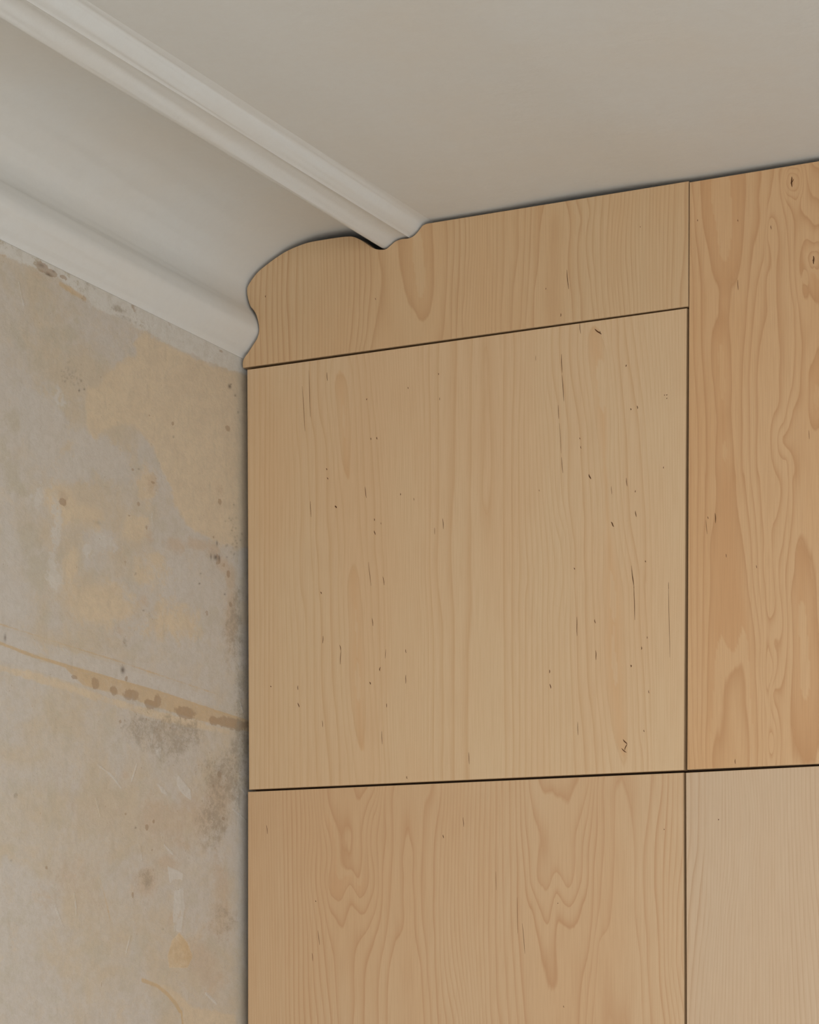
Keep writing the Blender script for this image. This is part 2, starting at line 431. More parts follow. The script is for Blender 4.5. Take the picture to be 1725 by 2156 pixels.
    for _ in range(46):
        blob('dark', 492 + rng.randn() * 7, 1130 + rng.randn() * 28, 0.8, 0.9, rng.rand() * 0.6)
    for _ in range(40):
        blob('dark', 150 + rng.randn() * 10, 790 + rng.randn() * 12, 0.7, 0.8, 0.35)
    # the trace of the removed picture rail
    line('ochre', [(-30, 1305), W3(100, 360), W3(400, 455), W3(700, 545), W3(1000, 645), W3(1320, 752)], 2.6, 0.62, 0.55)
    line('ochre', [(-30, 1342), W3(30, 455), W3(200, 520), W3(400, 580), W3(700, 665), W3(1000, 750), W3(1250, 835), W3(1500, 915)], 3.6, 0.85, 0.95)
    poly('ochre', [W3(380, 580), W3(700, 665), W3(1000, 750), W3(1250, 835), W3(1520, 915), W3(1520, 985), W3(1250, 925), W3(1000, 850), W3(750, 770), W3(500, 700)], 0.66, 8)
    for a in [(795, 760, 18, 12), (690, 728, 9, 12), (960, 795, 8, 12), (915, 812, 11, 9), (1125, 866, 19, 11), (577, 690, 7, 10), (1400, 925, 36, 13), (450, 650, 6, 4), (1300, 915, 10, 10)]:
        blob('brown', *W3(a[0], a[1]), a[2], a[3], 0.80, True)
    poly('pale', [W3(0, 470), W3(200, 540), W3(420, 600), W3(530, 690), W3(500, 700), W3(250, 620), W3(0, 550)], 0.9, 8)
    poly('tan', [W3(-30, 560), W3(250, 620), W3(500, 710), W3(900, 830), W3(1400, 960), W3(1400, 1010), W3(900, 900), W3(400, 740), W3(0, 620)], 0.62, 14)
    blob('dark', *W3(748, 605), 3.6, 6.5, .95); blob('brown', *W3(770, 655), 4, 7, .8); blob('dark', *W3(30, 410), 2, 7, .75)
    poly('pale', [W3(-30, 340), W3(400, 470), W3(1300, 770), W3(1400, 860), W3(1000, 740), W3(400, 570), W3(0, 440)], 0.72, 10)
    blob('pink', *W3(735, 370), 12, 16, .85); blob('grime', *W3(760, 430), 10, 14, .6); blob('brown', *W3(730, 918), 3.5, 5, .8, True)
    # grimy, scraped patch below it
    for a in [(1000, 1000, 75, 45, .75), (850, 950, 45, 38, .75), (1430, 1200, 28, 70, .85), (1330, 1250, 60, 50, .8), (1430, 400, 22, 80, .7), (1460, 650, 20, 60, .65), (1100, 1100, 60, 40, .6), (1470, 1000, 20, 60, .75)]:
        blob('grime', *W3(a[0], a[1]), a[2], a[3], a[4] * 1.0)
    for a in [(502, 1320, 14, 90, .8), (505, 1500, 12, 120, .7), (500, 1660, 16, 60, .8), (380, 1545, 60, 30, .7), (455, 1180, 12, 22, .6)]:
        blob('grime', *a)
    for a in [(700, 300, 110, 70, .5), (500, 900, 80, 80, .48), (1100, 420, 110, 60, .62), (1450, 250, 40, 70, .7), (1500, 900, 26, 90, .9), (1480, 1130, 30, 40, .75), (1130, 680, 30, 22, .8), (1000, 830, 30, 40, .8), (1150, 1070, 10, 24, .8), (1380, 1400, 50, 60, .7), (1300, 350, 60, 60, .75), (850, 100, 10, 14, .6)]:
        blob('pink', *W4(a[0], a[1]), a[2], a[3], a[4])
    for a in [(1500, 1100, 26, 70, .55), (1450, 400, 40, 60, .55), (1000, 800, 24, 24, .5), (1400, 60, 50, 36, .8)]:
        blob('grime', *W4(a[0], a[1]), a[2], a[3], a[4])
    for a in [(850, 366, 3.2, 5), (993, 456, 3.2, 6), (1040, 415, 2.4, 4), (312, 725, 3, 4), (1480, 95, 4, 6), (895, 910, 2, 6), (685, 1510, 1.4, 5), (1205, 870, 2, 2), (1030, 605, 1.4, 2.4), (1505, 395, 3, 3)]:
        blob('brown', *W4(a[0], a[1]), a[2], a[3], .78, True)
    blob('grime', *W4(110, 238), 4, 6, .95); blob('grime', *W4(1100, 1140), 5, 5, .9); blob('dark', *W4(918, 456), 1, 1, .8); blob('dark', *W4(76, 678), 1, 1, .7)
    # pale scrapes
    poly('chalk', [W4(1200, 90), W4(1245, 150), W4(1290, 200), W4(1295, 275), W4(1240, 235), W4(1195, 170)], 1.0, 5)
    poly('chalk', [W4(1060, 160), W4(1110, 190), W4(1140, 245), W4(1090, 215)], .9, 5)
    poly('chalk', [W4(1135, 715), W4(1180, 735), W4(1240, 760), W4(1235, 815), W4(1185, 800), W4(1150, 830)], .95, 5)
    poly('chalk', [W4(1170, 870), W4(1240, 860), W4(1250, 1000), W4(1225, 1160), W4(1165, 1160)], .75, 8)
    poly('chalk', [W4(1585, 270), W4(1610, 230), W4(1610, 320)], .95, 3); poly('chalk', [W3(915, 950), W3(940, 960), W3(925, 1060)], .9, 4); poly('chalk', [W3(940, 1080), W3(985, 1075), W3(975, 1145)], .9, 4)
    for p in ([W4(660, 30), W4(760, 110), W4(820, 190)], [W4(925, 30), W4(890, 140)], [W4(370, 980), W4(400, 1060), W4(430, 1130)], [W4(945, 570), W4(960, 670)], [W4(1110, 570), W4(1170, 635)], [W4(1570, 330), W4(1660, 410)], [W4(500, 900), W4(515, 1040)],
              [W4(1390, 1570), W4(1460, 1640)], [W4(650, 260), W4(680, 380)], [W4(875, 1190), W4(850, 1290)], [W1(120, 560), W1(150, 700)], [W3(1460, 810), W3(1475, 860)], [W4(1625, 190), W4(1660, 240)]):
        line('chalk', p, 2.4, .8)
    line('ochre', [W4(670, 800), W4(700, 900), W4(725, 1000), W4(740, 1080)], 3, .55)
    poly('tan', [W4(1210, 1158), W4(1270, 1240), W4(1302, 1320), W4(1265, 1400), W4(1140, 1400), W4(1128, 1320), W4(1160, 1210)], 1.0, 5)
    poly('ochre', [W4(1210, 1158), W4(1270, 1240), W4(1302, 1320), W4(1265, 1400), W4(1140, 1400), W4(1128, 1320), W4(1160, 1210)], .5, 5)
    line('ochre', [W4(960, 1480), W4(1060, 1520), W4(1130, 1575), W4(1185, 1640), W4(1215, 1690)], 5, .8, 1.0)
    line('ochre', [W4(1225, 1690), W4(1235, 1800)], 3.5, .9)
    poly('tan', [W4(1000, 1480), W4(1140, 1500), W4(1300, 1650), W4(1600, 1700), W4(1600, 1900), W4(1240, 1900), W4(1225, 1690), W4(1130, 1580)], .7, 20)
    # a shallow uneven surface
    rel = 0.0010 * np.sin(y * 7 + z * 3) + 0.0006 * np.sin(z * 17 + y * 5)
    rel = np.where((y > -2.2) & (y < 0.0), rel * np.clip(-y * 5, 0, 1), 0)
    V = np.stack([np.full(len(y), XW) + rel - 0.0012, y, z], 1)
    F = []
    for i in range(ny - 1):
        a = np.arange(nz - 1) + i * nz
        F += np.stack([a, a + nz, a + nz + 1, a + 1], 1).tolist()
    nb = len(V)
    VV = V.tolist() + [(XW - 0.12, ys[0], 0), (XW - 0.12, ys[-1], 0), (XW - 0.12, ys[-1], zs[-1]), (XW - 0.12, ys[0], zs[-1])]
    # thickness: side, top and back faces around the border
    bl = [i * nz for i in range(ny)]; tl = [i * nz + nz - 1 for i in range(ny)]
    F += [tuple(bl[::-1] + [nb, nb + 1])[::-1], tuple(tl + [nb + 2, nb + 3])[::-1], tuple([nz * 0 + k for k in range(nz)] + [nb + 3, nb]), tuple([(ny - 1) * nz + k for k in range(nz)][::-1] + [nb + 1, nb + 2]), (nb, nb + 3, nb + 2, nb + 1)]
    for k in A: A[k] = np.concatenate([np.clip(A[k], 0, 1), np.zeros(4)])
    o = mesh_obj('wall_left', VV, F, [M_WALL], attrs=A)
    tag(o, kind='structure')
wall()

# ------------------------------------------------------------------ wood: ring fields traced in millimetres on the fronts
def zoom(ox, oy, sc): return lambda x, y: (ox + x / sc, oy + y / sc)
ZA = zoom(520, 780, 3.594); ZB = zoom(520, 1200, 3.594); ZC = zoom(1000, 640, 3.593); ZD = zoom(1000, 1200, 3.75)
ZE = zoom(520, 1640, 2.974); ZF = zoom(1000, 1600, 3.75); ZG = zoom(1430, 1600, 3.878); ZH = zoom(1430, 340, 3.267); ZI = zoom(1430, 1000, 3.369)
Z1 = zoom(520, 480, 3.594); Z2 = zoom(980, 380, 3.45)

def tps(data, pts, zs=0.30, lam=2e-4):
    """thin-plate interpolation of (level, zoom, [points]) over front coordinates"""
    X, L = [], []
    for lev, zf, pl in data:
        # densify the traced line a little
        q = [pl[0]]
        for a, b in zip(pl, pl[1:]):
            d = abs(b[1] - a[1])
            if d > 450:
                q.append(((a[0] + b[0]) / 2, (a[1] + b[1]) / 2))
            q.append(b)
        for p in q:
            u, v = zf(*p); x, z = front(u, v)
            X.append((x * 10, z * 10 * zs)); L.append(lev)
    X = np.array(X); L = np.array(L, float); n = len(X)
    # merge near duplicates
    def K(a, b):
        r2 = ((a[:, None, :] - b[None]) ** 2).sum(-1) + 1e-12
        return 0.5 * r2 * np.log(r2)
    Am = np.zeros((n + 3, n + 3))
    Am[:n, :n] = K(X, X) + np.eye(n) * lam
    Am[:n, n] = 1; Am[:n, n + 1:] = X; Am[n, :n] = 1; Am[n + 1:, :n] = X.T
    sol = np.linalg.solve(Am, np.concatenate([L, [0, 0, 0]]))
    Q = np.array(pts) * np.array([10, 10 * zs])
    out = np.empty(len(Q))
    for i in range(0, len(Q), 8000):
        q = Q[i:i + 8000]
        out[i:i + 8000] = K(q, X) @ sol[:n] + sol[n] + q @ sol[n + 1:]
    return out

def vert(zf, x, lev, y0, y1, dx=0): return (lev, zf, [(x, y0), (x + dx / 2, (y0 + y1) / 2), (x + dx, y1)])

UL = [
 vert(ZA, 10, -17, 0, 1600), vert(ZB, 20, -17, 600, 1650), vert(ZA, 200, -12, 0, 1600), vert(ZB, 200, -12, 500, 1650),
 (-6, ZA, [(370, 0), (375, 450), (400, 700), (410, 1000), (400, 1300), (400, 1600)]),
 (-5, ZA, [(420, 120), (440, 450), (455, 600), (465, 900), (480, 1110), (485, 1300), (505, 1600)]),
 (-4, ZA, [(470, 0), (480, 350), (510, 500), (520, 700), (525, 900), (520, 1250), (540, 1600)]),
 (-3, ZA, [(535, 0), (560, 350), (600, 550), (610, 800), (615, 1100), (635, 1300), (640, 1600)]),
 (-2, ZA, [(595, 0), (605, 250), (630, 450), (650, 650), (665, 850), (675, 1050), (690, 1300), (690, 1600)]),
 (0, ZA, [(665, 120), (680, 250), (700, 500), (725, 700), (750, 790)]), (0, ZA, [(760, 100), (775, 250), (785, 500), (780, 700)]),
 (0, ZA, [(710, 10)]), (0, ZA, [(770, 810)]), (.6, ZA, [(722, 250), (745, 500)]), (-.4, ZA, [(765, 950), (780, 1200), (790, 1400)]), (0, ZA, [(795, 1500)]),
 (-1, ZA, [(800, 0), (820, 250), (835, 600), (845, 900), (860, 1200), (885, 1450)]),
 (-2, ZA, [(850, 0), (870, 300), (885, 600), (895, 900), (910, 1100), (920, 1400)]),
 (-3, ZA, [(905, 0), (915, 250), (940, 500), (955, 700), (965, 900), (970, 1200), (975, 1400)]),
 (-4, ZA, [(940, 50), (970, 350), (995, 700), (1010, 900), (1020, 1200), (1035, 1500)]),
 (-20, ZA, [(1270, -100), (1290, 400), (1300, 1000), (1300, 1600)]), vert(ZA, 1450, -24, -150, 1600), vert(ZA, 1700, -26, -200, 1600),
 (0, ZB, [(765, 150), (775, 400), (775, 700), (790, 1000), (820, 1200), (850, 1330)]), (0, ZB, [(860, 170), (880, 400), (895, 700), (900, 1000), (895, 1250), (880, 1370)]),
 (.6, ZB, [(820, 300), (835, 700), (850, 1000)]), (-.4, ZB, [(900, 1600)]),
 (-6, ZB, [(445, 400), (450, 900), (460, 1600)]), (-4, ZB, [(565, 400), (575, 900), (600, 1200), (630, 1600)]), (-3, ZB, [(640, 350), (650, 800), (680, 1150), (700, 1600)]),
 (-2, ZB, [(700, 400), (710, 700), (725, 1050), (760, 1400), (775, 1600)]),
 (-1.5, ZB, [(930, 400), (945, 800), (970, 1200), (985, 1600)]), (-3, ZB, [(1000, 400), (1010, 700), (1025, 1100), (1050, 1600)]), (-4, ZB, [(1048, 400), (1055, 800), (1065, 1200), (1085, 1600)]),
 (-20, ZB, [(1320, 400), (1320, 1000), (1320, 1600)]), vert(ZB, 1480, -24, 400, 1600),
 (-27, ZC, [(60, 300), (60, 900), (60, 1500)]), (-26.2, ZC, [(200, 250), (200, 900), (200, 1500)]), (-23, ZC, [(380, 240), (370, 1000), (380, 1600), (400, 2100)]),
 (-16, ZC, [(545, 180), (550, 600), (590, 850), (600, 1200), (640, 1600), (680, 1750), (700, 2100)]),
 (-14, ZC, [(640, 280), (655, 500), (690, 780), (710, 1100), (710, 1500), (735, 1700), (750, 2100)]),
 (-13, ZC, [(725, 180), (740, 600), (780, 850), (800, 1100), (815, 1350), (830, 1650), (840, 2100)]),
 (-12, ZC, [(785, 150), (785, 500), (815, 700), (850, 950), (860, 1250), (885, 1600), (890, 2100)]),
 (-10, ZC, [(860, 260), (860, 400), (885, 600), (910, 850), (945, 1150), (965, 1400), (975, 1650), (975, 1900), (968, 2150)]),
 (-10, ZC, [(955, 240), (1000, 400), (1020, 700), (1025, 950), (1020, 1200), (1040, 1550), (1065, 1800), (1120, 2150)]), (-10, ZC, [(905, 175)]),
 (-9.4, ZC, [(930, 450), (960, 800), (985, 1200), (1010, 1700)]),
 (-12, ZC, [(1040, 350), (1075, 700), (1090, 1000), (1100, 1300), (1130, 1700), (1180, 1950), (1210, 2150)]),
 (-13, ZC, [(1090, 200), (1115, 600), (1150, 1000), (1165, 1400), (1185, 1700), (1225, 1900), (1250, 2100)]),
 (-14, ZC, [(1140, 150), (1175, 450), (1210, 700), (1240, 900), (1265, 1250), (1290, 1600), (1300, 2100)]),
 (-28, ZC, [(1590, 80), (1595, 800), (1590, 1500), (1580, 2100)]),
 (-10, ZD, [(1020, 300), (1022, 600), (1040, 950), (1090, 1250), (1150, 1430)]), (-10, ZD, [(1180, 400), (1200, 800), (1205, 1100), (1195, 1440)]), (-9.4, ZD, [(1100, 400), (1120, 900)]),
 (-12, ZD, [(945, 400), (960, 900), (990, 1200), (1015, 1560)]), (-13, ZD, [(880, 400), (900, 900), (930, 1150), (955, 1560)]), (-14, ZD, [(805, 500), (820, 900), (850, 1200), (880, 1560)]),
 (-16, ZD, [(700, 500), (715, 1000), (725, 1600)]), (-18.5, ZD, [(590, 300), (600, 900), (610, 1600)]), (-23, ZD, [(400, 200), (400, 900), (400, 1600)]), (-26, ZD, [(230, 200), (235, 900), (240, 1600)]),
 (-26.6, ZD, [(100, 700), (100, 1200)]),
 (-12, ZD, [(1260, 400), (1285, 900), (1300, 1300), (1330, 1550)]), (-14, ZD, [(1335, 100), (1365, 500), (1385, 900), (1400, 1550)]), (-27, ZD, [(1630, 300), (1630, 900), (1630, 1500)]),
]
FL = [
 (0, Z1, [(1150, 180), (1170, 350), (1200, 480), (1270, 620), (1320, 690), (1370, 650), (1405, 500), (1415, 300), (1410, 100)]), (.7, Z1, [(1300, 150), (1300, 350), (1310, 500)]),
 (-1, Z1, [(1000, 175), (1025, 350), (1020, 500), (995, 680), (945, 900)]), (-2, Z1, [(930, 150), (940, 350), (925, 600), (905, 800), (880, 920)]),
 (-3, Z1, [(890, 110), (895, 400), (880, 600), (865, 850), (850, 930)]), (-4, Z1, [(845, 80), (855, 350), (850, 650), (825, 930)]), (-5, Z1, [(810, 70), (815, 350), (800, 650), (770, 940)]),
 (-7, Z1, [(730, 80), (740, 400), (730, 900)]), (-18, Z1, [(450, 130), (460, 500), (460, 980)]), (-20, Z1, [(380, 150), (370, 500), (375, 990)]), (-21, Z1, [(315, 160), (300, 500), (320, 1000)]),
 (-24, Z1, [(195, 230), (190, 600), (200, 1020)]), (-26, Z1, [(110, 330), (95, 600), (110, 1030)]), (-28, Z1, [(30, 420), (20, 1040)]), (-.6, Z1, [(1320, 850), (1150, 750), (1150, 900)]),
 (-1, Z1, [(1510, 20), (1510, 400), (1500, 600), (1480, 830)]), (-2, Z1, [(1570, 50), (1555, 400), (1550, 800)]), (-3, Z1, [(1615, 50), (1600, 500), (1590, 800)]), (-4, Z1, [(1660, 50), (1650, 500), (1640, 800)]),
 (-5, Z2, [(30, 280), (35, 500), (20, 700), (5, 1000)]), (-15, Z2, [(230, 250), (230, 700), (220, 1050)]), (-17, Z2, [(385, 230), (385, 500), (350, 800), (340, 1000)]), (-18, Z2, [(440, 210), (430, 500), (410, 1000)]),
 (-19, Z2, [(480, 200), (470, 500), (450, 900), (440, 1030)]), (-20, Z2, [(570, 190), (545, 300), (530, 500), (520, 650), (500, 800), (495, 1050)]),
 (-20, Z2, [(730, 160), (755, 250), (762, 350), (750, 500), (745, 600), (765, 800), (780, 990)]), (-20.7, Z2, [(650, 250), (640, 600), (640, 900)]),
 (-19, Z2, [(810, 150), (845, 300), (825, 400), (815, 500), (820, 700), (840, 1000)]), (-18, Z2, [(890, 140), (905, 250), (885, 350), (885, 550), (910, 750), (930, 980)]),
 (-17, Z2, [(945, 140), (930, 300), (925, 550), (945, 800), (965, 980)]), (-16, Z2, [(1000, 130), (985, 400), (985, 600), (1010, 970)]), (-14, Z2, [(1085, 100), (1060, 400), (1060, 600), (1080, 950)]),
 (-12, Z2, [(1130, 100), (1100, 450), (1100, 700), (1120, 950)]), (-10, Z2, [(1190, 90), (1170, 350), (1175, 700), (1195, 940)]), (2, Z2, [(1520, 50), (1510, 500), (1500, 900)]), (3, Z2, [(1605, 40), (1600, 400), (1560, 900)]),
]
LL = [
 vert(ZE, 10, -24, 90, 1500, 20), vert(ZE, 200, -12, 80, 1500, 20), vert(ZE, 330, -7, 80, 1500, 30),
 (-4, ZE, [(400, 80), (415, 300), (400, 600), (430, 900), (450, 1200), (490, 1530)]),
 (-1, ZE, [(455, 90), (480, 330), (500, 500), (487, 640), (500, 720), (555, 860), (600, 910), (655, 775), (700, 825), (735, 840), (770, 770), (800, 640), (780, 450), (790, 250), (830, 80)]),
 (1, ZE, [(505, 80), (530, 200), (575, 285), (630, 290), (655, 350), (650, 450), (620, 540), (640, 560), (690, 610), (715, 540), (718, 350), (740, 220), (800, 60)]),
 (0, ZE, [(490, 260), (525, 400), (530, 500), (515, 620), (515, 680), (580, 745), (645, 650), (705, 735), (765, 620), (755, 450)]),
 (1.7, ZE, [(660, 120), (680, 250), (685, 450)]), (-1.6, ZE, [(600, 1050), (620, 1250), (600, 1500)]),
 (-3, ZE, [(870, 60), (870, 350), (850, 600), (840, 850), (800, 1000), (745, 1180), (735, 1530)]), (-4, ZE, [(920, 60), (915, 400), (895, 700), (870, 1000), (835, 1200), (825, 1530)]),
 (-5, ZE, [(1005, 280), (985, 400), (980, 600), (985, 850), (975, 940), (920, 1030), (890, 1200), (880, 1530)]), (-5, ZE, [(1030, 380), (1040, 600), (1050, 850), (1060, 1000), (1090, 1200), (1110, 1530)]),
 (-5.6, ZE, [(1010, 500), (1015, 800), (1000, 1100), (1000, 1400)]), (-4.6, ZE, [(1010, 100)]),
 (-4, ZE, [(1160, 60), (1120, 200), (1105, 400), (1095, 650), (1100, 900), (1125, 1200), (1150, 1530)]), (-3, ZE, [(1215, 60), (1185, 300), (1170, 650), (1175, 1000), (1185, 1300), (1200, 1530)]),
 (0, ZE, [(1275, 60), (1260, 400), (1250, 900), (1270, 1200), (1330, 1530)]), (9, ZE, [(1490, 50), (1480, 500), (1480, 1000), (1500, 1500)]),
 (13, ZF, [(270, 180), (280, 700), (290, 1300), (340, 2050)]), (14, ZF, [(320, 170), (330, 700), (340, 1300), (400, 2050)]),
 (17, ZF, [(425, 180), (450, 350), (520, 560), (570, 690), (530, 750), (500, 850), (500, 930), (540, 970), (590, 960), (650, 890), (700, 960), (735, 1000), (775, 940), (790, 800), (790, 600), (840, 420), (900, 170)]),
 (18, ZF, [(510, 180), (560, 240), (620, 240), (690, 290), (745, 310), (800, 180)]), (18.4, ZF, [(650, 170)]), (17.6, ZF, [(650, 500), (660, 700)]),
 (16, ZF, [(400, 500), (430, 750), (440, 970), (520, 1180), (580, 1260), (640, 1060), (700, 1130), (740, 1155), (790, 1100), (840, 950), (850, 700), (890, 450)]),
 (15, ZF, [(360, 500), (400, 950), (450, 1180), (500, 1400), (570, 1620), (640, 1780), (657, 1600), (660, 1290), (730, 1320), (790, 1300), (850, 1130), (895, 950), (900, 700), (930, 400)]),
 (14, ZF, [(975, 180), (970, 500), (940, 900), (925, 1300), (900, 1500), (850, 1700), (820, 2085)]), (14.5, ZF, [(650, 2000), (760, 1600)]),
 (12, ZF, [(1110, 180), (1100, 700), (1080, 1050), (1040, 1330), (980, 1450), (960, 1700), (930, 2085)]), (12, ZF, [(1200, 160), (1240, 450), (1260, 900), (1270, 1300), (1310, 1600), (1330, 2085)]),
 (11.4, ZF, [(1170, 700), (1170, 1200), (1150, 1700)]),
 (13, ZF, [(1400, 160), (1370, 450), (1330, 750), (1325, 950), (1340, 1250), (1360, 1600), (1390, 2085)]), (14, ZF, [(1480, 150), (1440, 500), (1420, 900), (1440, 1300), (1460, 1800), (1500, 2085)]),
 (18, ZF, [(1640, 140), (1640, 700), (1600, 1100), (1590, 1600), (1650, 2000)]),
]
LR = [
 (0, ZG, [(90, 110), (95, 500), (75, 800)]), (1, ZG, [(160, 110), (155, 600), (110, 950), (75, 1300)]), (2, ZG, [(210, 110), (210, 700), (180, 1000), (130, 1500), (100, 1900)]),
 (5, ZG, [(300, 100), (290, 700), (280, 1200), (230, 1700), (200, 2150)]), (10, ZG, [(420, 90), (430, 500), (420, 900), (370, 1300), (340, 2150)]), (17, ZG, [(570, 90), (600, 500), (570, 1000), (570, 1500), (560, 2150)]),
 (27, ZG, [(820, 80), (830, 700), (840, 1200), (870, 2150)]), (33, ZG, [(1000, 70), (1010, 500), (1040, 1000), (1080, 1500), (1130, 2150)]), (36, ZG, [(1110, 70), (1120, 500), (1144, 900)]), (38, ZG, [(1300, 70), (1300, 900), (1350, 2150)]),
]
UR = [
 (0, ZH, [(147, 140), (160, 370), (210, 620), (250, 800), (285, 900), (285, 1060), (240, 1150), (225, 1330), (245, 1550), (265, 1800), (255, 2150)]),
 (0, ZH, [(447, 90), (447, 330), (430, 600), (400, 750), (345, 860), (332, 1050), (340, 1200), (352, 1400), (350, 1700), (365, 1900), (375, 2150)]),
 (.7, ZH, [(310, 150), (310, 400), (310, 650)]), (.35, ZH, [(310, 980)]), (.7, ZH, [(290, 1300), (300, 1600), (315, 2000)]),
 (-1, ZH, [(90, 150), (110, 450), (150, 800), (155, 1300), (180, 1650), (190, 2150)]), (-2, ZH, [(78, 400), (95, 800), (105, 1400), (125, 1800), (130, 2150)]),
 (-1, ZH, [(570, 90), (550, 250), (510, 560), (480, 850), (455, 1150), (435, 1500), (440, 2150)]), (-2, ZH, [(655, 70), (625, 250), (603, 430), (585, 650), (535, 850), (510, 1100), (485, 1500), (490, 2150)]),
 (-3, ZH, [(612, 520), (605, 1050), (565, 1200), (540, 1450), (540, 2150)]), (-3, ZH, [(622, 560), (640, 740), (680, 950), (695, 1200), (695, 1500), (680, 1700), (630, 1850), (640, 2050), (670, 2150)]),
 (-3.5, ZH, [(620, 1250), (600, 1600), (585, 2100)]), (-2.3, ZH, [(672, 180), (660, 300)]), (-3, ZH, [(616, 430)]),
 (-2, ZH, [(690, 60), (700, 250), (740, 440), (760, 700), (790, 1000), (800, 1250), (780, 1550), (720, 1800), (680, 1950), (740, 2050), (750, 2150)]),
 (-1, ZH, [(720, 200), (740, 280), (785, 370), (795, 600), (810, 900), (840, 1150), (835, 1500), (790, 1700), (715, 1900), (745, 1970), (790, 2050), (800, 2150)]),
 (-1, ZH, [(718, 120), (740, 40), (800, 10), (850, 60), (858, 150), (840, 250), (850, 350), (900, 410), (964, 440)]),
 (1, ZH, [(738, 140), (750, 95), (780, 82), (815, 95), (830, 140), (820, 180), (785, 200), (750, 180)]), (0, ZH, [(722, 190), (770, 240), (820, 240)]), (2.5, ZH, [(780, 140)]),
 (1, ZH, [(890, 675), (900, 640), (930, 625), (970, 640)]), (1, ZH, [(900, 705), (930, 720), (970, 705)]), (2.5, ZH, [(930, 672)]), (.45, ZH, [(900, 770), (925, 850)]),
 (0, ZH, [(835, 680), (850, 590), (910, 560), (970, 560)]), (0, ZH, [(840, 760), (870, 850), (910, 910), (955, 950)]),
 (-.6, ZH, [(900, 480), (850, 450), (900, 1150), (880, 1300), (860, 1900)]), (0, ZH, [(892, 1700), (895, 1450), (925, 1385)]), (0, ZH, [(905, 1790), (960, 1810)]), (.6, ZH, [(940, 1550), (940, 1700)]),
 (-2, ZI, [(130, 100), (125, 1000), (130, 1600), (140, 2050)]), (-1, ZI, [(190, 0), (185, 300), (170, 700), (165, 1200), (155, 1900)]), (0, ZI, [(270, 0), (262, 250), (225, 500), (225, 800), (205, 1300), (190, 2050)]),
 (0, ZI, [(400, 0), (430, 350), (480, 700), (510, 950), (540, 1250), (560, 1900)]), (-1, ZI, [(465, 0), (500, 350), (530, 800), (580, 1200), (600, 1900)]), (-3, ZI, [(570, 0), (600, 500), (610, 800), (625, 1200), (635, 1900)]),
 (-3.5, ZI, [(655, 300), (650, 900), (655, 1900)]), (-3, ZI, [(700, 0), (665, 350), (660, 600)]), (-2, ZI, [(780, 50), (735, 500), (712, 800), (735, 1050), (715, 1180), (670, 1195)]),
 (-1, ZI, [(805, 50), (800, 350), (760, 650), (760, 850), (768, 1100), (748, 1400), (710, 1520), (670, 1540)]),
 (0, ZI, [(860, 480), (830, 560), (820, 700), (795, 850), (808, 1100), (800, 1500), (810, 1800), (850, 1950), (930, 2030), (990, 1900)]), (0, ZI, [(890, 520), (940, 700), (970, 1000), (990, 1150), (1010, 1500)]), (.7, ZI, [(880, 1000), (890, 1500)]),
 (1, ZI, [(400, 1390), (335, 1480), (315, 1700), (300, 1850), (250, 2050)]), (1, ZI, [(430, 1420), (460, 1650), (490, 1900), (495, 2050)]), (.5, ZI, [(330, 500), (360, 900), (390, 1200)]), (1.4, ZI, [(395, 1700)]),
 (-1, ZI, [(720, 1800), (720, 2000)]), vert(ZH, 1300, -2, -200, 2100), vert(ZH, 1700, -5, -200, 2100), vert(ZH, 2300, -10, -200, 2100), vert(ZH, 3300, -20, -300, 2100),
 vert(ZI, 1300, -2, 300, 2000), vert(ZI, 1700, -5, 300, 2000), vert(ZI, 2350, -10, 300, 2000), vert(ZI, 3400, -20, 300, 2000), (-.6, ZI, [(1100, 500), (1100, 1500)]),
]
# dark flecks and streaks in the veneer: (zoom, x0, y0, x1, y1, half width px)
S_UL = [(ZA, *q) for q in [(420, 120, 440, 460, .5), (470, 0, 480, 350, .5), (605, 15, 610, 80, .6), (480, 990, 485, 1110, .5), (602, 740, 606, 755, .9), (608, 810, 614, 825, .8), (670, 1022, 677, 1042, 1.5), (906, 212, 908, 224, 1.0), (936, 510, 941, 525, .8), (983, 503, 985, 523, .9),
  (893, 880, 905, 965, .6), (966, 1120, 965, 1138, .8), (965, 1212, 971, 1245, .9), (1162, 930, 1164, 945, .8), (1262, 965, 1266, 985, .5), (1482, 1120, 1488, 1200, .6), (1420, 1190, 1422, 1240, .4), (1458, 205, 1460, 225, .5), (1218, 125, 1220, 140, .7), (920, 1450, 940, 1630, .5), (1030, 1560, 1040, 1625, .6), (1015, 1150, 1016, 1165, .5), (1450, 20, 1451, 35, .7)]]
S_UL += [(ZB, *q) for q in [(558, 165, 565, 182, .9), (577, 500, 573, 555, .6), (703, 568, 712, 610, .7), (712, 610, 705, 715, .6), (948, 365, 955, 425, .6), (1007, 735, 1006, 765, .9), (1050, 600, 1047, 670, .4), (1203, 600, 1204, 630, .6), (1204, 795, 1202, 860, .6), (386, 875, 386, 908, .7), (387, 1005, 396, 1040, .9),
  (929, 848, 937, 867, 1.0), (180, 877, 182, 887, 1.1), (571, 1140, 573, 1190, .5), (1020, 1220, 1024, 1320, .5), (1056, 1010, 1060, 1040, .6), (1678, 1380, 1684, 1470, .5), (1209, 1560, 1212, 1582, .7)]]
